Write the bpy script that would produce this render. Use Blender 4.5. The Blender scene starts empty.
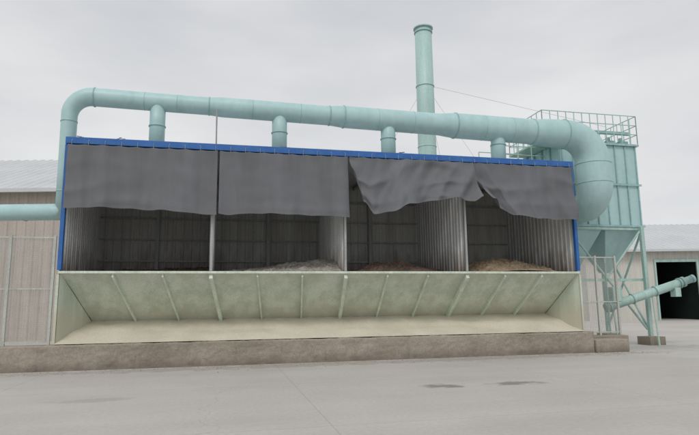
import bpy, math, random
from mathutils import Vector, Matrix, noise
random.seed(7)
scene=bpy.context.scene
C=bpy.context.collection
TH=math.radians(12.87)
ct,st=math.cos(TH),math.sin(TH)

# ------------------------------------------------------------ materials
def pmat(name,c1,c2,scale=1.5,streak=False,rough=.75,bump=.15,bscale=25,metal=0,zd=None,fine=.12,lo=.36,hi=.66,dist=.02):
    m=bpy.data.materials.new(name); m.use_nodes=True
    N=m.node_tree.nodes; L=m.node_tree.links
    b=N["Principled BSDF"]
    g=N.new("ShaderNodeNewGeometry")
    mp=N.new("ShaderNodeMapping"); L.new(g.outputs["Position"],mp.inputs[0])
    if streak: mp.inputs["Scale"].default_value=(3.2,3.2,.28)
    n1=N.new("ShaderNodeTexNoise"); n1.inputs["Scale"].default_value=scale; n1.inputs["Detail"].default_value=5; n1.inputs["Roughness"].default_value=.62
    L.new(mp.outputs[0],n1.inputs["Vector"])
    r=N.new("ShaderNodeMapRange"); r.inputs[1].default_value=lo; r.inputs[2].default_value=hi
    L.new(n1.outputs[0],r.inputs[0])
    mx=N.new("ShaderNodeMix"); mx.data_type='RGBA'
    mx.inputs[6].default_value=(*c1,1); mx.inputs[7].default_value=(*c2,1)
    L.new(r.outputs[0],mx.inputs[0]); col=mx.outputs[2]
    n2=N.new("ShaderNodeTexNoise"); n2.inputs["Scale"].default_value=bscale; n2.inputs["Detail"].default_value=4
    L.new(g.outputs["Position"],n2.inputs["Vector"])
    if fine:
        r2=N.new("ShaderNodeMapRange"); r2.inputs[1].default_value=.3; r2.inputs[2].default_value=.7
        r2.inputs[3].default_value=1-fine; r2.inputs[4].default_value=1+fine
        L.new(n2.outputs[0],r2.inputs[0])
        mm=N.new("ShaderNodeVectorMath"); mm.operation='SCALE'
        L.new(col,mm.inputs[0]); L.new(r2.outputs[0],mm.inputs["Scale"]); col=mm.outputs[0]
    zds=zd if isinstance(zd,list) else ([zd] if zd else [])
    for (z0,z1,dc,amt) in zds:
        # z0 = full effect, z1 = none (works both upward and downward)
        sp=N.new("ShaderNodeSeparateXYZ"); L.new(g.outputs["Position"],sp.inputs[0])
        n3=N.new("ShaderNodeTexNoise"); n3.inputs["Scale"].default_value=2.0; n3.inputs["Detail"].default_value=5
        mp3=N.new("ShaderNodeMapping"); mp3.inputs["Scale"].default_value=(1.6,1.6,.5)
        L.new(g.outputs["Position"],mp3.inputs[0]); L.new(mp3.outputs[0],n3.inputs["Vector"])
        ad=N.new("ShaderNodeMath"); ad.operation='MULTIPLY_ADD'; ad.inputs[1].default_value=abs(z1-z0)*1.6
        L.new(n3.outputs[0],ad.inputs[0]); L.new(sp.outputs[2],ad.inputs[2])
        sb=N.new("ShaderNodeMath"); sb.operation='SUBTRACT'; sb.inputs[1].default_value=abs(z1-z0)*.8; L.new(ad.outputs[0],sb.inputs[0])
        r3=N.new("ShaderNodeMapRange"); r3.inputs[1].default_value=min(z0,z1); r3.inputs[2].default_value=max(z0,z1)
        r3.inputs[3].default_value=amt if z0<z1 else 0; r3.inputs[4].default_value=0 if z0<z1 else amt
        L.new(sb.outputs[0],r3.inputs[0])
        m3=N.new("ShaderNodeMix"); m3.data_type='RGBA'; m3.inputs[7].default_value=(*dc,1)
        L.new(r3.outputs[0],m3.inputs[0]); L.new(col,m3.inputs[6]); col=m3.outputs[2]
    L.new(col,b.inputs["Base Color"])
    b.inputs["Roughness"].default_value=rough; b.inputs["Metallic"].default_value=metal
    if bump:
        bp=N.new("ShaderNodeBump"); bp.inputs["Strength"].default_value=bump; bp.inputs["Distance"].default_value=dist
        L.new(n2.outputs[0],bp.inputs["Height"]); L.new(bp.outputs[0],b.inputs["Normal"])
    return m

M={}
M['duct']=pmat("duct_paint",(.43,.62,.625),(.37,.55,.555),.7,True,.45,.04,6,fine=.04)
M['duct2']=pmat("flange_paint",(.36,.54,.54),(.26,.42,.42),1.0,True,.55,.05,8)
M['blue']=pmat("blue_paint",(.02,.115,.38),(.035,.15,.42),2,False,.5,.05)
M['hop']=pmat("hopper_green_paint",(.61,.67,.57),(.48,.54,.44),.8,True,.7,.08,30,zd=[(1.2,1.9,(.52,.48,.38),.7),(2.9,2.35,(.50,.48,.40),.5)],lo=.4,hi=.62)
M['rib']=pmat("rib_green_paint",(.68,.75,.65),(.53,.60,.50),1.3,True,.6,.05)
M['conc']=pmat("rough_concrete",(.36,.32,.265),(.26,.225,.18),.6,False,.9,.5,22,zd=(0,.28,(.17,.145,.12),.8),fine=.14,dist=.01)
M['apron']=pmat("dusty_apron",(.64,.60,.49),(.55,.51,.41),.9,False,.95,.3,20,fine=.06)
M['tarp']=pmat("grey_tarpaulin",(.145,.15,.163),(.118,.122,.132),.5,True,.7,.06,60,fine=.04,dist=.005)
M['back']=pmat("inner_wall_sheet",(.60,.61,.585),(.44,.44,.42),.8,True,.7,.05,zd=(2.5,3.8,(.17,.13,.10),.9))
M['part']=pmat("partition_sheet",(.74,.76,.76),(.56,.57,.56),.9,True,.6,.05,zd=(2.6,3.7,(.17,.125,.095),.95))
M['steel']=pmat("grey_steel",(.42,.45,.44),(.30,.32,.31),2,True,.5,.05)
M['green']=pmat("pale_green_steel",(.43,.60,.55),(.33,.49,.45),1.5,True,.55,.05)
M['roof']=pmat("roof_sheet",(.50,.52,.53),(.42,.44,.45),1,False,.6,.05)
M['whwall']=pmat("warehouse_wall",(.60,.59,.54),(.52,.51,.47),.5,True,.8,.03)
M['whroof']=pmat("warehouse_roof",(.58,.60,.61),(.52,.54,.55),.3,False,.6,.03)
M['wall2']=pmat("beige_wall",(.50,.455,.41),(.42,.38,.34),.5,True,.85,.03)
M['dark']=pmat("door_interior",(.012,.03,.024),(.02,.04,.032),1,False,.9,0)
M['stack']=pmat("stack_paint",(.46,.63,.60),(.37,.54,.51),.9,True,.5,.04)
M['pile1']=pmat("brown_material",(.19,.13,.095),(.11,.08,.06),2.5,False,1,1,12,fine=.35)
M['pile2']=pmat("grey_material",(.48,.45,.41),(.28,.25,.21),2.5,False,1,1,12,fine=.35)
M['pile3']=pmat("tan_material",(.40,.31,.20),(.24,.18,.115),2.5,False,1,1,12,fine=.35)
M['net']=pmat("dark_scraps",(.04,.045,.042),(.08,.085,.075),6,False,.9,.2)
M['wire']=pmat("galvanised_wire",(.50,.50,.47),(.36,.35,.33),4,False,.6,.0)
M['fence']=pmat("fence_frame_paint",(.54,.57,.52),(.40,.42,.38),2,True,.6,.03)
M['motor']=pmat("motor_paint",(.30,.45,.42),(.20,.30,.28),3,False,.5,.05)
M['rope']=pmat("tie_rope",(.5,.5,.46),(.35,.35,.32),5,False,.9,0)
M['stone']=pmat("loose_stone",(.38,.35,.31),(.24,.22,.20),8,False,.95,.2)

# ------------------------------------------------------------ helpers
def empty(name,loc=(0,0,0),rz=0):
    e=bpy.data.objects.new(name,None); e.location=loc; e.rotation_euler[2]=rz; C.objects.link(e); return e
def mesh(name,v,f,mat,parent=None,smooth=False):
    me=bpy.data.meshes.new(name); me.from_pydata([tuple(p) for p in v],[],f); me.update()
    if smooth:
        for p in me.polygons: p.use_smooth=True
    me.materials.append(mat)
    o=bpy.data.objects.new(name,me); C.objects.link(o)
    if parent: o.parent=parent
    return o
BF=[(0,3,2,1),(4,5,6,7),(0,1,5,4),(1,2,6,5),(2,3,7,6),(3,0,4,7)]
def boxv(a,b):
    x0,y0,z0=a;x1,y1,z1=b
    return [(x0,y0,z0),(x1,y0,z0),(x1,y1,z0),(x0,y1,z0),(x0,y0,z1),(x1,y0,z1),(x1,y1,z1),(x0,y1,z1)]
def box(name,a,b,mat,parent=None,bev=0):
    o=mesh(name,boxv(a,b),BF,mat,parent)
    if bev:
        md=o.modifiers.new("b","BEVEL"); md.width=bev; md.segments=2
    return o
class Acc:
    def __init__(s): s.v=[];s.f=[]
    def add(s,v,f):
        n=len(s.v); s.v+=[tuple(p) for p in v]; s.f+=[tuple(i+n for i in q) for q in f]
    def box(s,a,b): s.add(boxv(a,b),BF)
    def rod(s,p,q,r,seg=6):
        p=Vector(p);q=Vector(q);d=(q-p).normalized()
        a=d.orthogonal().normalized(); b=d.cross(a)
        v=[];f=[]
        for c in (p,q):
            for i in range(seg):
                t=2*math.pi*i/seg; v.append(c+a*math.cos(t)*r+b*math.sin(t)*r)
        for i in range(seg): f.append((i,(i+1)%seg,seg+(i+1)%seg,seg+i))
        f.append(tuple(range(seg-1,-1,-1))); f.append(tuple(range(seg,2*seg)))
        s.add(v,f)
    def make(s,name,mat,parent=None,smooth=False): return mesh(name,s.v,s.f,mat,parent,smooth)
def tube(name,pts,rad,mat,parent=None,seg=36):
    pts=[Vector(p) for p in pts]; n=len(pts); v=[];f=[]
    prev=None
    for i,p in enumerate(pts):
        d=(pts[min(i+1,n-1)]-pts[max(i-1,0)]).normalized()
        if prev is None: a=d.orthogonal().normalized()
        else: a=(prev-d*prev.dot(d)).normalized()
        prev=a; b=d.cross(a)
        for k in range(seg):
            t=2*math.pi*k/seg; v.append(p+(a*math.cos(t)+b*math.sin(t))*rad[i])
    for i in range(n-1):
        for k in range(seg): f.append((i*seg+k,i*seg+(k+1)%seg,(i+1)*seg+(k+1)%seg,(i+1)*seg+k))
    me=mesh(name,v,f+[tuple(range(seg-1,-1,-1)),tuple(range((n-1)*seg,n*seg))],mat,parent,True)
    me.data.polygons[-1].use_smooth=False; me.data.polygons[-2].use_smooth=False
    return me
def ring(name,c,axis,r,w,mat,parent,seg=36):
    c=Vector(c);d=Vector(axis).normalized()
    return tube(name,[c-d*w/2,c-d*w/2+d*.002,c+d*w/2-d*.002,c+d*w/2],[r*.98,r,r,r*.98],mat,parent,seg)
def arc(c,a,b,R,n=10):
    c=Vector(c);a=Vector(a);b=Vector(b)
    return [c+a*math.cos(math.pi/2*i/n)*R+b*math.sin(math.pi/2*i/n)*R for i in range(n+1)]
def corr(name,p0,u,L,z0,z1,nrm,mat,parent,pitch=.25,d=.03):
    p0=Vector(p0);u=Vector(u).normalized();nrm=Vector(nrm)
    v=[];f=[];x=0;prof=[(0,0),(.55,0),(.65,1),(.9,1)]
    pts=[]
    while x<L:
        for a,h in prof:
            if x+a*pitch<=L: pts.append((x+a*pitch,h*d))
        x+=pitch
    pts.append((L,0))
    for a,h in pts:
        q=p0+u*a+nrm*h; v.append((q.x,q.y,z0)); v.append((q.x,q.y,z1))
    for i in range(len(pts)-1): f.append((2*i,2*i+2,2*i+3,2*i+1))
    return mesh(name,v,f,mat,parent)

# ------------------------------------------------------------ ground
g=mesh("ground",[(-300,-200,0),(400,-200,0),(400,400,0),(-300,400,0)],[(0,1,2,3)],pmat("yard_concrete",(.52,.497,.468),(.465,.443,.415),.25,False,.9,.2,14,fine=.06,dist=.006))
nt=g.data.materials[0].node_tree; N=nt.nodes; L=nt.links
b=N["Principled BSDF"]; src=b.inputs["Base Color"].links[0].from_socket
geo=N.new("ShaderNodeNewGeometry")
def stain(cx,cy,rx,ry,prev,colr=(.20,.185,.17),amt=.8):
    mp=N.new("ShaderNodeMapping"); mp.vector_type='POINT'
    mp.inputs["Location"].default_value=(-cx/rx,-cy/ry,0); mp.inputs["Scale"].default_value=(1/rx,1/ry,1)
    L.new(geo.outputs["Position"],mp.inputs[0])
    ns=N.new("ShaderNodeTexNoise"); ns.inputs["Scale"].default_value=2.2; ns.inputs["Detail"].default_value=6
    L.new(geo.outputs["Position"],ns.inputs["Vector"])
    ln=N.new("ShaderNodeVectorMath"); ln.operation='LENGTH'; L.new(mp.outputs[0],ln.inputs[0])
    ad=N.new("ShaderNodeMath"); ad.operation='MULTIPLY_ADD'; ad.inputs[1].default_value=2.4; L.new(ns.outputs[0],ad.inputs[0]); L.new(ln.outputs["Value"],ad.inputs[2])
    r=N.new("ShaderNodeMapRange"); r.inputs[1].default_value=1.75; r.inputs[2].default_value=2.2; r.inputs[3].default_value=amt; r.inputs[4].default_value=0
    L.new(ad.outputs[0],r.inputs[0])
    mx=N.new("ShaderNodeMix"); mx.data_type='RGBA'; mx.inputs[7].default_value=(*colr,1)
    L.new(r.outputs[0],mx.inputs[0]); L.new(prev,mx.inputs[6]); return mx.outputs[2]
c=src
c=stain(8.95,-5.8,.48,.36,c); c=stain(10.55,-5.95,.6,.36,c); c=stain(2.2,-5.6,1.0,.25,c,(.36,.34,.32),.5)
c=stain(8,-.7,13,.6,c,(.34,.31,.275),.6); c=stain(20,1,3,1.0,c,(.34,.32,.29),.5)
mpt=N.new("ShaderNodeMapping"); mpt.inputs["Scale"].default_value=(.12,.8,1); mpt.inputs["Rotation"].default_value=(0,0,.12)
L.new(geo.outputs["Position"],mpt.inputs[0])
nst=N.new("ShaderNodeTexNoise"); nst.inputs["Scale"].default_value=1.2; nst.inputs["Detail"].default_value=4; L.new(mpt.outputs[0],nst.inputs["Vector"])
rt=N.new("ShaderNodeMapRange"); rt.inputs[1].default_value=.35; rt.inputs[2].default_value=.65; rt.inputs[3].default_value=.955; rt.inputs[4].default_value=1.02
L.new(nst.outputs[0],rt.inputs[0])
sc=N.new("ShaderNodeVectorMath"); sc.operation='SCALE'; L.new(c,sc.inputs[0]); L.new(rt.outputs[0],sc.inputs["Scale"]); c=sc.outputs[0]
vo=N.new("ShaderNodeTexVoronoi"); vo.feature='DISTANCE_TO_EDGE'; vo.inputs["Scale"].default_value=.13
wn=N.new("ShaderNodeTexNoise"); wn.inputs["Scale"].default_value=1.1; wn.inputs["Detail"].default_value=5
L.new(geo.outputs["Position"],wn.inputs["Vector"])
wa=N.new("ShaderNodeMix"); wa.data_type='RGBA'; wa.blend_type='ADD'; wa.inputs[0].default_value=1.0
L.new(geo.outputs["Position"],wa.inputs[6]); L.new(wn.outputs["Color"],wa.inputs[7]); L.new(wa.outputs[2],vo.inputs["Vector"])
rc=N.new("ShaderNodeMapRange"); rc.inputs[1].default_value=.0; rc.inputs[2].default_value=.0014; rc.inputs[3].default_value=.8; rc.inputs[4].default_value=1
L.new(vo.outputs["Distance"],rc.inputs[0])
sc2=N.new("ShaderNodeVectorMath"); sc2.operation='SCALE'; L.new(c,sc2.inputs[0]); L.new(rc.outputs[0],sc2.inputs["Scale"]); c=sc2.outputs[0]
bk=N.new("ShaderNodeTexBrick"); bk.offset=0; bk.inputs["Scale"].default_value=1; bk.inputs["Brick Width"].default_value=6; bk.inputs["Row Height"].default_value=4.5
bk.inputs["Mortar Size"].default_value=.010; bk.inputs["Mortar Smooth"].default_value=.4
bk.inputs["Color1"].default_value=(1,1,1,1); bk.inputs["Color2"].default_value=(.97,.97,.97,1); bk.inputs["Mortar"].default_value=(.78,.77,.76,1)
L.new(geo.outputs["Position"],bk.inputs["Vector"])
mu=N.new("ShaderNodeMix"); mu.data_type='RGBA'; mu.blend_type='MULTIPLY'; mu.inputs[0].default_value=1
L.new(c,mu.inputs[6]); L.new(bk.outputs[0],mu.inputs[7]); L.new(mu.outputs[2],b.inputs["Base Color"])
A=Acc()
for k in range(800):
    x=random.uniform(-4,19); y=-.22-abs(random.gauss(0,.45)); s=random.uniform(.006,.026)*(1 if random.random()<.96 else 1.8)
    vs=[]
    for q in ((1,0,0),(0,1,0),(-1,0,0),(0,-1,0),(0,0,.9)): vs.append((x+q[0]*s*random.uniform(.7,1.2),y+q[1]*s*random.uniform(.7,1.2),.001+q[2]*s))
    A.add(vs,[(0,1,4),(1,2,4),(2,3,4),(3,0,4)])
A.make("gravel",M['stone'])

# ------------------------------------------------------------ storage shed
W=16.4; D=4.8; H=6.6
S=empty("storage_shed")
def rough_base(name,x0,x1,y0,y1,z1):
    nx=int((x1-x0)/.06);nz=14;v=[];f=[]
    for j in range(nz+1):
        for i in range(nx+1):
            x=x0+(x1-x0)*i/nx; z=z1*j/nz
            e=noise.noise(Vector((x*2,z*3,1)))*.025+noise.noise(Vector((x*.5,0,5)))*.02+noise.noise(Vector((x*7,z*9,4)))*.014
            if (i%22)==0: e+=.012*(1+noise.noise(Vector((x,z*4,8))))
            zz=z
            if j==nz: zz+=noise.noise(Vector((x*1.3,9,0)))*.025+noise.noise(Vector((x*8,2,0)))*.015; e+=.02
            v.append((x,y0+e,zz))
    for j in range(nz):
        for i in range(nx):
            a=j*(nx+1)+i; f.append((a,a+1,a+nx+2,a+nx+1))
    n=len(v)
    for i in range(nx+1):
        t=v[nz*(nx+1)+i]; v.append((t[0],y1,z1))
    for i in range(nx): f.append((nz*(nx+1)+i,nz*(nx+1)+i+1,n+i+1,n+i))
    v+= [(x0,y0,0),(x0,y1,0),(x0,y1,z1),(x0,y0,z1),(x1,y0,0),(x1,y1,0),(x1,y1,z1),(x1,y0,z1)]
    k=len(v)-8
    f+=[(k,k+3,k+2,k+1),(k+4,k+5,k+6,k+7)]
    return mesh(name,v,f,M['conc'],S)
rough_base("concrete_base",-7,16.75,-.12,.25,.7)
box("plinth",( -.0,.25,0),(W,D+.1,.69),M['conc'],S)
box("end_block",(16.78,-.2,0),(18.05,.5,.42),M['conc'],S,.02)
box("side_plinth",(-7,.25,0),(-.01,.6,.66),M['conc'],S)
v=[];f=[];nx=160;ny=14
for j in range(ny+1):
    for i in range(nx+1):
        q=j/ny
        x=(-.02)+(W+.04)*i/nx; y=-.1+1.8*q
        if j==0: y+=.05*noise.noise(Vector((x*3,0,0)))
        z=.718+.62*q+.06*noise.noise(Vector((x*1.2,y*2,0)))*(q*(1-q)*4)+.025*noise.noise(Vector((x*5,y*5,3)))*min(1,q*4)
        v.append((x,y,z))
for j in range(ny):
    for i in range(nx):
        a=j*(nx+1)+i; f.append((a,a+1,a+nx+2,a+nx+1))
mesh("apron",v,f,M['apron'],S,True)
zt,zb=2.66,1.3
def hp(x,q,off=0):
    xb=.57+(16.04-.57)*(x/W); xx=x*(1-q)+xb*q
    return Vector((xx,0.02+1.58*q-off*.65,zt+(zb-zt)*q-off*.75))
nb=12
v=[];f=[]
nx=96;ny=8
for j in range(ny+1):
    for i in range(nx+1):
        x=W*i/nx;q=j/ny
        off=.03*noise.noise(Vector((x*1.1,q*1.5,2)))*math.sin(q*math.pi)
        v.append(hp(x,q,off))
for j in range(ny):
    for i in range(nx):
        a=j*(nx+1)+i; f.append((a,a+nx+1,a+nx+2,a+1))
mesh("hopper_panel",v,f,M['hop'],S,True)
mesh("left_end_plate",[(-.01,-.02,2.66),(-.01,-.02,.72),hp(0,1)+Vector((0,0,-.03)),hp(0,0)],[(0,1,2,3)],M['hop'],S)
mesh("right_end_plate",[(W+.01,-.02,2.66),(W+.01,-.02,.72),hp(W,1)+Vector((0,0,-.03)),hp(W,0)],[(0,3,2,1)],M['hop'],S)
R=Acc()
for i in range(1,nb):
    x=W*i/nb; w=.025 if i%3 else .05; dd=.10 if i%3 else .16
    A=[hp(x,0),hp(x,.98),hp(x,.98,dd),hp(x,0.02,dd)]
    vv=[p+Vector((-w,0,0)) for p in A]+[p+Vector((w,0,0)) for p in A]
    R.add(vv,BF)
R.make("panel_ribs",M['rib'],S)
box("top_rail",(-.05,-.06,2.66),(W+.05,.12,2.73),M['rib'],S,.008)
box("header_beam",(-.08,-.09,6.42),(W+.08,.1,6.62),M['blue'],S,.01)
box("corner_column_left",(-.09,-.05,2.76),(.02,.09,6.41),M['blue'],S,.01)
box("corner_column_right",(W-.02,-.05,2.76),(W+.09,.09,6.41),M['blue'],S,.01)
box("side_beam_left",(-.08,.11,6.44),(.04,D,6.6),M['blue'],S)
box("side_beam_right",(W-.04,.11,6.44),(W+.08,D,6.6),M['blue'],S)
box("lower_column_left",(-.09,-.05,.72),(-.02,.07,2.63),M['hop'],S)
box("lower_column_right",(W+.02,-.05,.72),(W+.09,.07,2.63),M['hop'],S)
for i,x in enumerate((4.1,8.2,12.3)):
    box("bay_post_%d"%i,(x-.035,-.03,2.74),(x+.035,.06,6.41),M['steel'],S,.006)
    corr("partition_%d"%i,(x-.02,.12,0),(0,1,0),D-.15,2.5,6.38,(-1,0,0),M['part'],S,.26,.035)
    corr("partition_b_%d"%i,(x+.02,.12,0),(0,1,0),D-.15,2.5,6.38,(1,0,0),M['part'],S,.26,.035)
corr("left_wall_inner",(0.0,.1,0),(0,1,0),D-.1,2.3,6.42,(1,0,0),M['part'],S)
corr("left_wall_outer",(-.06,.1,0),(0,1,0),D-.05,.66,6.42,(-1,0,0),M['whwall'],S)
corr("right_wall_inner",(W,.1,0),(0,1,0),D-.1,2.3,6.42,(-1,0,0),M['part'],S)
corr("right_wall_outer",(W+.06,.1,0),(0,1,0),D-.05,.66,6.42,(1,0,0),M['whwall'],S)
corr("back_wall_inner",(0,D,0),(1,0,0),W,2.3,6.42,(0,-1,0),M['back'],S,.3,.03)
corr("back_wall_outer",(-.06,D+.06,0),(1,0,0),W+.12,0,6.42,(0,1,0),M['whwall'],S,.3,.03)
box("roof_deck",(-.05,.12,6.40),(W+.05,D+.15,6.47),M['roof'],S)
box("bin_floor",(0,1.0,2.1),(W,D,2.2),M['conc'],S)
G=Acc()
for z in (3.35,4.15,4.95,5.75): G.box((.03,D-.12,z),(W-.03,D-.04,z+.06))
for x in (2.05,6.15,10.25,14.35): G.box((x-.06,D-.20,2.2),(x+.06,D-.121,6.38))
for i in range(13): G.box((W*i/12-.04 if 0<i<12 else (0.05 if i==0 else W-.13),.13,6.28),(W*i/12+.04 if 0<i<12 else (.13 if i==0 else W-.05),D-.21,6.38))
G.make("girts_and_rafters",M['steel'],S)
# crumpled dark sheeting scraps lying along the roof edge (low)
A=Acc()
for (x0,x1,h) in ((.1,2.0,.09),(2.6,3.5,.04),(5.0,6.9,.08),(9.6,12.4,.07)):
    for k in range(int((x1-x0)*150)):
        x=random.uniform(x0,x1); q=max(0,noise.noise(Vector((x*2.6,0,3)))*2+.6)
        y=random.uniform(.12,.5); z=6.60+random.random()*h*q
        s=random.uniform(.03,.08); sg=random.choice((-1,1))
        d=Vector((sg*s*1.4,random.uniform(-.4,.4)*s,random.uniform(-.25,.25)*s)); e=Vector((random.uniform(-.3,.3)*s,0,s*random.uniform(.15,.45)))
        p=Vector((x,y,z)); A.add([p,p+d,p+d+e,p+e],[(0,1,2,3)])
    A.box((x0,.12,6.475),(x1,.5,6.62))
A.make("roof_netting_scraps",M['net'],None)

def pile(name,x0,x1,mat,hf):
    v=[];f=[];nx=90;ny=50
    for j in range(ny+1):
        for i in range(nx+1):
            x=x0+(x1-x0)*i/nx;y=.14+(D-.19)*j/ny; b_=j/ny
            z=hf((x-x0)/(x1-x0),b_)+(.09*noise.noise(Vector((x*2.2,y*2.2,x0)))+.06*noise.noise(Vector((x*8,y*8,x0)))+.03*noise.noise(Vector((x*20,y*20,x0))))*min(1,b_*6)
            v.append((x,y,z))
    for j in range(ny):
        for i in range(nx):
            a=j*(nx+1)+i; f.append((a,a+1,a+nx+2,a+nx+1))
    return mesh(name,v,f,mat,None,False)
E_=math.exp
pile("material_pile",.06,4.03,M['pile1'],lambda a,b:2.64+.35*b+.15*a*b)
pile("material_pile",4.17,8.13,M['pile2'],lambda a,b:2.66+.50*a**1.1*E_(-((b-.4)/.3)**2)+.3*b)
pile("material_pile",8.27,12.23,M['pile1'],lambda a,b:2.66+.38*math.sin(a*3.1)**2*E_(-((b-.4)/.3)**2)+.35*a*b+.2*b)
pile("material_pile",12.37,16.34,M['pile3'],lambda a,b:2.65+.50*max(0,math.sin(a*3.2-.2))*E_(-((b-.4)/.35)**2)+.35*b)

def interp(pr,x):
    if x<=pr[0][0]: return pr[0][1]
    for (a,b),(c,d) in zip(pr,pr[1:]):
        if x<=c:
            t=(x-a)/(c-a); t=t*t*(3-2*t); return b+(d-b)*t
    return pr[-1][1]
def soft(p):
    n=abs(noise.noise(p))*2.6
    return math.exp(-n*n*3)
def tarp(x0,x1,hem,seed,blow,lshift=(0,0),fold=1.0,lean=0,sag=0):
    nx=190;nz=80;v=[];f=[]
    for j in range(nz+1):
        q=j/nz
        for i in range(nx+1):
            a=i/nx; x=x0+(x1-x0)*a
            zb=interp(hem,x)
            top=6.40-.03*abs(math.sin(a*math.pi*9))-.01
            z=top+(zb-top)*q
            y=-.13-interp(blow,x)*q**1.4
            xs=x+lean*q*.9                       # folds fan out under wind
            # soft near-vertical folds of uneven spacing
            y+=fold*(.012+.05*q)*math.sin(xs*3.3+seed+1.2*noise.noise(Vector((xs*.9,0,seed))))
            y+=fold*(.006+.022*q)*math.sin(xs*8.1+seed*2+2*noise.noise(Vector((xs*1.1,q*.5,seed))))
            y-=fold*.045*soft(Vector((xs*1.3,q*.35,seed)))*(.25+q)
            # a few sagging crescents between fixings
            if sag:
                y-=sag*.05*soft(Vector((x*.35,q*2.2+.35*math.sin((x-x0)/(x1-x0)*math.pi),seed+4)))
            y+=.012*noise.noise(Vector((x*3,z*3,seed*2)))
            y=min(y,-.07)
            y-=.025*math.exp(-q*7)*abs(math.sin(a*math.pi*9))
            xx=x+lshift[0]*q*q*(1-a)**3+lshift[1]*q*q*a**3
            z+= .010*math.sin(x*7+seed)*q+.02*noise.noise(Vector((x*2.5,1,seed)))*q
            v.append((xx,y,z))
    for j in range(nz):
        for i in range(nx):
            k=j*(nx+1)+i; f.append((k,k+nx+1,k+nx+2,k+1))
    o=mesh("tarpaulin",v,f,M['tarp'],None,True)
    sd=o.modifiers.new("s","SOLIDIFY"); sd.thickness=.008
    # stitched hem band
    hv=[];hf=[]
    for i in range(nx+1):
        p0=v[(nz-4)*(nx+1)+i]; p1=v[nz*(nx+1)+i]
        hv+=[(p0[0],p0[1]-.012,p0[2]),(p1[0],p1[1]-.014,p1[2]-.004)]
    for i in range(nx): hf.append((2*i,2*i+1,2*i+3,2*i+2))
    mesh("hem_band",hv,hf,M['tarp'],o,True)
    return o
tarp(.0,4.22,[(0,4.50),(1,4.53),(2.2,4.50),(4.2,4.40)],1.3,[(0,.1),(4,.1)],fold=.9,sag=.5)
tarp(4.28,8.28,[(4.3,4.42),(5.5,4.46),(7,4.44),(8.3,4.40)],4.1,[(4,.05),(8,.15)],fold=.9,sag=.5)
tarp(8.32,12.62,[(8.3,5.6),(8.55,4.9),(8.9,4.50),(9.4,4.54),(10.1,4.80),(10.9,4.95),(11.6,5.06),(12.3,5.0),(12.65,5.18)],7.7,[(8.3,.05),(9,.45),(10,.6),(11.2,.35),(12.6,.3)],(.25,.15),1.7,1.0,1.6)
tarp(12.38,16.36,[(12.3,5.5),(12.8,5.12),(13.2,4.8),(13.7,4.56),(14.5,4.48),(16.4,4.50)],10.2,[(12.3,.0),(13,.25),(14,.35),(16.4,.08)],(.5,0),1.5,-.9,1.4)
A=Acc()
for k in range(37):
    x=.1+k*(W-.2)/36; A.rod((x,-.12,6.36),(x+random.uniform(-.02,.02),-.11,6.5),.005,5); A.rod((x,-.11,6.5),(x,-.03,6.64),.005,5)
A.make("tarp_ties",M['rope'],S)

# ------------------------------------------------------------ exhaust duct
E=empty("exhaust_duct")
yt=1.0
p=[(-.3,yt,4.35),(-.3,yt,6),(-.3,yt,7.6)]; rr=[.225,.225,.235]
a=arc((.35,yt,7.6),(-1,0,0),(0,0,1),.65); p+=a[1:]; rr+=[.24+.05*i/10 for i in range(1,11)]
main=[(1.3,.29),(3.9,.29),(4.3,.325),(7.9,.33),(8.4,.38),(11.9,.39),(12.5,.455),(15.6,.47),(16.4,.53)]
def zc(x): return 8.25-.016*x
for x,r in main: p.append((x,yt,zc(x))); rr.append(r)
a=arc((17.0,yt,6.87),(0,0,1),(1,0,0),1.1,14); p+=a; rr+=[.55+.1*i/14 for i in range(15)]
p+=[(18.1,yt,6.4),(18.1,yt,6.05)]; rr+=[.65,.65]
a=arc((18.1,yt+.75,6.05),(0,-1,0),(0,0,-1),.75,8); p+=a[1:]; rr+=[.65-.1*i/8 for i in range(1,9)]
p.append((18.1,2.7,5.3)); rr.append(.55)
tube("main_duct",p,rr,M['duct'],E,44)
for x,r in ((.4,.30),(3.9,.30),(7.9,.34),(8.4,.39),(12.5,.465),(15.6,.48),(16.9,.56)):
    ring("flange",(x,yt,zc(x)),(1,0,-.016),r+.010,.035,M['duct2'],E)
# weld seams
for x,r in ((1.9,.293),(2.9,.293),(5.3,.33),(6.9,.332),(9.6,.386),(10.9,.39),(13.6,.463),(14.7,.468)):
    ring("weld_seam",(x,yt,zc(x)),(1,0,-.016),r+.004,.012,M['duct2'],E)
for k in (4,7,10):
    ring("elbow_seam",a and p[12+1+0+k+len(main)-1],(math.cos(math.pi/2*k/14),0,-math.sin(math.pi/2*k/14)),.2,.01,M['duct2'],E)
ring("flange_v",(18.1,yt,6.85),(0,0,1),.66,.035,M['duct2'],E); ring("flange_w",(18.1,yt,6.1),(0,0,1),.66,.035,M['duct2'],E)
ring("flange_l",(-.3,yt,7.4),(0,0,1),.245,.04,M['duct2'],E); ring("flange_m",(-.3,yt,5.2),(0,0,1),.24,.04,M['duct2'],E)
for i,(x,r) in enumerate(((2.3,.24),(6.2,.25),(10.0,.255),(14.2,.26))):
    tube("riser_%d"%i,[(x,yt,6.47),(x,yt,7.5),(x,yt,zc(x)-.1)],[r,r,r],M['duct'],E,28)
    ring("riser_collar_%d"%i,(x,yt,7.4),(0,0,1),r+.025,.035,M['duct2'],E,28)
    ring("riser_foot_%d"%i,(x,yt,6.52),(0,0,1),r+.07,.05,M['duct2'],E,28)
e=(-.3-9*ct,yt+9*st)
tube("branch_duct",[(-.1,yt-.0,4.57),(-.6,yt+.07,4.57),(e[0],e[1],4.57)],[.25,.25,.25],M['duct'],E,30)
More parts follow.
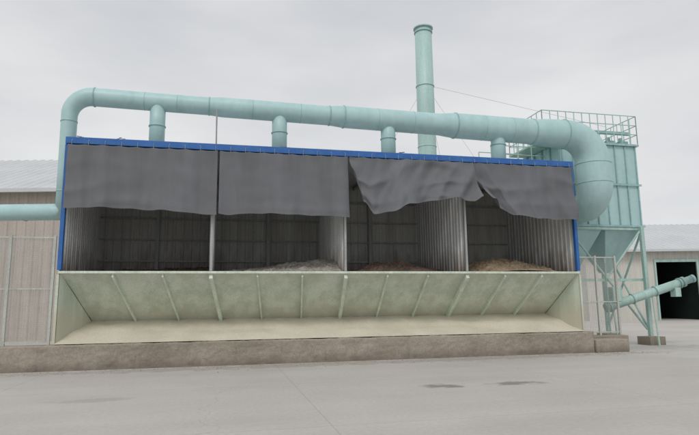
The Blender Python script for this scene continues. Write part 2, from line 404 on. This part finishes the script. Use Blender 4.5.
ring("branch_flange",(-1.4,yt+.28,4.57),(-ct,st,0),.265,.04,M['duct2'],E)
A=Acc(); A.rod((4.15,.9,6.5),(4.15,.55,7.95),.025); A.rod((4.15,.55,7.95),(4.15,.95,8.02),.025); A.make("drain_pipe",M['steel'],E)

# ------------------------------------------------------------ chimney
K=empty("chimney_stack")
cx,cy=13.75,7.0
tube("stack",[(cx,cy,0),(cx,cy,7),(cx,cy,11),(cx,cy,14.95)],[.46,.44,.42,.41],M['stack'],K,36)
for z in (3,6,9,12): ring("stack_flange",(cx,cy,z),(0,0,1),.445,.05,M['stack'],K)
ring("top_collar",(cx,cy,14.75),(0,0,1),.445,.05,M['duct2'],K); ring("rim",(cx,cy,14.97),(0,0,1),.475,.07,M['stack'],K)
box("stack_footing",(cx-.8,cy-.8,0),(cx+.8,cy+.8,.35),M['conc'],K)
A=Acc()
for (dx,dy) in ((9,3),(-6,8),(6,9)):
    A.rod((cx,cy,12.1),(cx+dx,cy+dy,2.0 if dx>0 else 0.1),.006,4)
A.rod((cx,cy,12.1),(20.8,3.5,9.3),.007,4)
A.make("guy_wires",M['steel'],K)

# ------------------------------------------------------------ dust collector
Q=empty("dust_collector")
x0,x1,y0,y1=17.7,21.25,2.4,5.0
box("housing",(x0,y0,4.75),(x1,y1,8.1),M['duct'],Q,.02)
A=Acc()
for i in range(8):
    x=x0+.05+(x1-x0-.1)*i/7; A.box((x-.025,y0-.05,4.78),(x+.025,y0-.002,8.08))
for i in range(5):
    y=y0+.1+(y1-y0-.2)*i/4; A.box((x1+.002,y-.03,4.78),(x1+.06,y+.03,8.08)); A.box((x0-.06,y-.03,4.78),(x0-.002,y+.03,8.08))
A.box((x0-.08,y0-.08,4.68),(x1+.08,y1+.08,4.76)); A.box((x0-.08,y0-.08,6.4),(x1+.08,y0-.052,6.48))
A.box((x0-.1,y0-.1,8.1),(x1+.1,y1+.1,8.18))
A.make("stiffeners",M['duct2'],Q)
for k in range(2):
    a=x0+.05+k*(x1-x0)/2; bb=a+(x1-x0)/2-.1; cm=(a+bb)/2; ym=(y0+y1)/2
    v=[(a,y0+.05,4.68),(bb,y0+.05,4.68),(bb,y1-.05,4.68),(a,y1-.05,4.68),(cm-.2,ym-.2,2.9),(cm+.2,ym-.2,2.9),(cm+.2,ym+.2,2.9),(cm-.2,ym+.2,2.9)]
    mesh("discharge_hopper_%d"%k,v,[(0,1,2,3),(0,4,5,1),(1,5,6,2),(2,6,7,3),(3,7,4,0),(4,7,6,5)],M['duct'],Q)
A=Acc()
for (lx,ly) in ((x0+.1,y0+.05),(x1-.25,y0-.2),(x0+.1,y1-.1),(x1-.1,y1-.1)):
    A.box((lx-.07,ly-.07,.3),(lx+.07,ly+.07,4.68))
A.box((x0,y0-.05,4.56),(x1,y0+.05,4.67)); A.box((x0,y0-.02,2.5),(x1-.2,y0+.06,2.6))
A.rod((x0+.1,y0-.05,4.5),(x1-.3,y0-.1,.6),.045,8); A.rod((x1-.3,y0-.16,4.5),(x0+1.6,y0-.1,2.6),.045,8)
A.rod((x1-.15,y0,4.4),(x1-.1,y1-.1,.6),.045,8); A.rod((x1-.15,y0,.6),(x1-.1,y1-.1,4.4),.045,8)
A.make("support_legs",M['green'],Q)
B_=Acc()
for (lx,ly) in ((x0+.1,y0+.05),(x1-.25,y0-.2),(x0+.1,y1-.1),(x1-.1,y1-.1)): B_.box((lx-.35,ly-.35,0),(lx+.35,ly+.35,.32))
B_.make("footings",M['conc'],Q)
def railing(acc,pts,z0,h,step=.8,mid=(.33,.66)):
    for a,b in zip(pts,pts[1:]):
        a=Vector((*a,0));b=Vector((*b,0)); n=max(1,int((b-a).length/step))
        for i in range(n+1):
            q=a+(b-a)*i/n; acc.rod((q.x,q.y,z0),(q.x,q.y,z0+h),.02,6)
        for m_ in (*mid,1): acc.rod((a.x,a.y,z0+h*m_),(b.x,b.y,z0+h*m_),.018,6)
A=Acc()
railing(A,[(16.9,2.3),(x1+.05,2.3),(x1+.05,y1),(16.9,y1),(16.9,2.3)],8.2,1.2,.35)
railing(A,[(14.9,2.9),(17.3,2.9)],6.95,1.05,.5)
railing(A,[(14.9,4.0),(17.3,4.0)],6.95,1.05,.5)
A.box((16.85,2.25,8.12),(x0-.12,y1,8.19)); A.box((14.85,2.85,6.85),(17.6,4.05,6.94))
for k in range(6): A.box((14.95+k*.5,3.0,6.475),(15.0+k*.5,3.9,6.849))
A.make("platform_railing",M['green'],Q)
A=Acc()
for k in range(5):
    x=18.3+k*.62; A.box((x,2.7,8.19),(x+.4,4.6,8.42)); A.rod((x+.2,2.9,8.42),(x+.2,2.9,8.6),.09,12)
A.rod((18.0,2.55,8.7),(21.1,2.55,8.7),.08,12)
A.make("pulse_valves",M['duct2'],Q)

# ------------------------------------------------------------ screw conveyor
V=empty("screw_conveyor")
pa=Vector((18.9,2.0,1.45)); pb=Vector((22.0,1.5,2.4)); d=(pb-pa).normalized()
tube("trough",[pa,pa+d*1.5,pb],[.17,.17,.17],M['green'],V,24)
for t in (.05,.35,.65,.97): ring("trough_flange",pa+(pb-pa)*t,d,.21,.04,M['duct2'],V,24)
tube("motor",[pb,pb+d*.12,pb+d*.14,pb+d*.5],[.2,.2,.14,.14],M['motor'],V,20)
ring("motor_fan_cover",pb+d*.5,d,.155,.1,M['duct2'],V,20)
box("inlet_box",(19.1,1.75,1.7),(19.5,2.2,2.25),M['green'],V,.01)
box("outlet_spout",(21.6,1.38,1.85),(21.85,1.66,2.2),M['green'],V,.01)
A=Acc(); A.rod((20.75,1.5,0),(20.75,1.65,1.95),.035); A.rod((19.2,1.8,0),(19.2,1.95,1.5),.04); A.make("stand",M['green'],V)

# ------------------------------------------------------------ fences
def fence(x0,x1,y,z0,z1,pw,mids=(.5,),step=.06):
    F=empty("mesh_fence"); fr=Acc(); wr=Acc()
    n=max(1,round((x1-x0)/pw)); w=(x1-x0)/n
    for i in range(n+1):
        x=x0+i*w; fr.box((x-.035,y-.035,z0-.05),(x+.035,y+.035,z1+.02))
    for i in range(n):
        a=x0+i*w+.055;b=x0+(i+1)*w-.055
        for z in (z0+.04,z1-.06)+tuple(z0+(z1-z0)*m for m in mids): fr.box((a-.018,y-.018,z),(b+.018,y+.018,z+.04))
        k=int((b-a)/step)
        for j in range(k+1):
            x=a+(b-a)*j/k; wr.box((x-.003,y+.02,z0+.05),(x+.003,y+.026,z1-.05))
        k=int((z1-z0)/step)
        for j in range(k+1):
            z=z0+.05+(z1-z0-.1)*j/k; wr.box((a,y+.0265,z-.003),(b,y+.0325,z+.003))
    fr.make("frame",M['fence'],F); wr.make("wire_mesh",M['wire'],F); return F
fence(-7,-.22,.1,.72,3.72,1.13)
f2=fence(16.95,18.6,.9,.55,3.35,.82,(.4,))
A=Acc()
for x in (17.1,18.35): A.rod((x,1.1,0),(x,1.1,3.3),.03,8)
A.make("posts",M['green'],f2)
box("kerb",(16.9,.6,0),(18.7,1.2,.5),M['conc'],f2,.02)

# ------------------------------------------------------------ warehouses
def W2(X,Y): return ((X+8.14)*ct+(Y-15.76)*st, -(X+8.14)*st+(Y-15.76)*ct)
def warehouse(X,Y,w,dep,eave,ridge,doors,wallm,rz):
    px,py=W2(X,Y); B=empty("warehouse",(px,py,0),rz)
    x=0
    for (a,b,h) in doors:
        corr("front_wall",(x,0,0),(1,0,0),a-x,0,eave,(0,-1,0),wallm,B,.5,.04)
        corr("door_head",(a,0,0),(1,0,0),b-a,h,eave,(0,-1,0),wallm,B,.5,.04)
        box("door_frame_l",(a-.15,-.12,0),(a,-.045,h),M['green'],B); box("door_frame_r",(b,-.12,0),(b+.15,-.045,h),M['green'],B)
        box("door_lintel",(a-.15,-.12,h),(b+.15,-.045,h+.25),M['green'],B)
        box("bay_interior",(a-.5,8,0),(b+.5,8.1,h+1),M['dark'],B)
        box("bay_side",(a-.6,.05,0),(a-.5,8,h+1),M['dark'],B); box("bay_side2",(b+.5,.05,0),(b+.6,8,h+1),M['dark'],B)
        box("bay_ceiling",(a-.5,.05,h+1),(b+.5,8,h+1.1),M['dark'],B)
        x=b
    corr("front_wall_end",(x,0,0),(1,0,0),w-x,0,eave,(0,-1,0),wallm,B,.5,.04)
    v=[(0,0,0),(0,dep,0),(0,dep,eave),(0,dep/2,ridge),(0,0,eave)]
    mesh("gable_l",v,[(0,4,3,2,1)],wallm,B); mesh("gable_r",[(w,a[1],a[2]) for a in v],[(0,1,2,3,4)],wallm,B)
    box("back_wall",(0,dep,0),(w,dep+.1,eave),wallm,B)
    pts=[];xx=-.5
    while xx<w+.5: pts+= [(xx,0),(xx+.3,0),(xx+.36,.06),(xx+.5,.06)]; xx+=.6
    v=[];f=[]
    k=(ridge-eave)/(dep/2)
    for a,h in pts:
        v+=[(a,-.6,eave-.6*k+h+.05),(a,dep/2,ridge+h+.05),(a,dep+.6,eave-.6*k+h+.05)]
    for i in range(len(pts)-1): f+=[(3*i,3*i+3,3*i+4,3*i+1),(3*i+1,3*i+4,3*i+5,3*i+2)]
    mesh("roof",v,f,M['whroof'],B)
    box("gutter",(-.5,-.8,eave-.6*k-.1),(w+.5,-.62,eave-.6*k+.1),M['whroof'],B)
    return B
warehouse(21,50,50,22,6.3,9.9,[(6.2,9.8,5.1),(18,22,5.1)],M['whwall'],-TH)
warehouse(-62,30,50,20,8.2,12.4,[],M['wall2'],-TH)

# ------------------------------------------------------------ light
w=bpy.data.worlds.new("World"); scene.world=w; w.use_nodes=True
N=w.node_tree.nodes; L=w.node_tree.links; N.clear()
out=N.new("ShaderNodeOutputWorld"); mix=N.new("ShaderNodeMixShader")
b1=N.new("ShaderNodeBackground"); b2=N.new("ShaderNodeBackground")
sky=N.new("ShaderNodeTexSky"); sky.sky_type='NISHITA'; sky.sun_disc=False
el=math.radians(50); az=math.radians(205)
sky.sun_elevation=el; sky.sun_rotation=az; sky.dust_density=3
L.new(sky.outputs[0],b1.inputs[0]); b1.inputs[1].default_value=.10
tc=N.new("ShaderNodeTexCoord"); mp=N.new("ShaderNodeMapping"); mp.inputs["Scale"].default_value=(1,1,3.2)
L.new(tc.outputs["Generated"],mp.inputs[0])
ns=N.new("ShaderNodeTexNoise"); ns.inputs["Scale"].default_value=1.6; ns.inputs["Detail"].default_value=5; ns.inputs["Roughness"].default_value=.5
L.new(mp.outputs[0],ns.inputs["Vector"])
cr=N.new("ShaderNodeValToRGB"); cr.color_ramp.elements[0].position=.32; cr.color_ramp.elements[1].position=.68
cr.color_ramp.elements[0].color=(.62,.635,.665,1); cr.color_ramp.elements[1].color=(.85,.85,.845,1)
L.new(ns.outputs[0],cr.inputs[0]); L.new(cr.outputs[0],b2.inputs[0]); b2.inputs[1].default_value=1
mix.inputs[0].default_value=.9
L.new(b1.outputs[0],mix.inputs[1]); L.new(b2.outputs[0],mix.inputs[2]); L.new(mix.outputs[0],out.inputs[0])
sl=bpy.data.lights.new("sun","SUN"); sl.energy=1.1; sl.angle=math.radians(20); sl.color=(1,.97,.93)
so=bpy.data.objects.new("sun",sl); C.objects.link(so)
dv=Vector((math.sin(az)*math.cos(el),math.cos(az)*math.cos(el),math.sin(el)))
so.rotation_euler=dv.to_track_quat('Z','Y').to_euler()

# ------------------------------------------------------------ camera
cam=bpy.data.cameras.new("camera"); co=bpy.data.objects.new("camera",cam); C.objects.link(co)
cam.sensor_width=36; cam.lens=28.84; cam.clip_end=1500; cam.clip_start=.1
P=math.radians(8.84); ro=.0123
fw=Vector((math.sin(TH)*math.cos(P),math.cos(TH)*math.cos(P),math.sin(P)))
r0=Vector((math.cos(TH),-math.sin(TH),0)); u0=r0.cross(fw)
r=(r0-u0*ro).normalized(); u=(u0+r0*ro).normalized()
m=Matrix((r,u,-fw)).transposed().to_4x4(); m.translation=Vector((4.42,-17.18,1.7))
co.matrix_world=m
scene.camera=co
scene.view_settings.view_transform='Standard'; scene.view_settings.look='None'; scene.view_settings.exposure=0
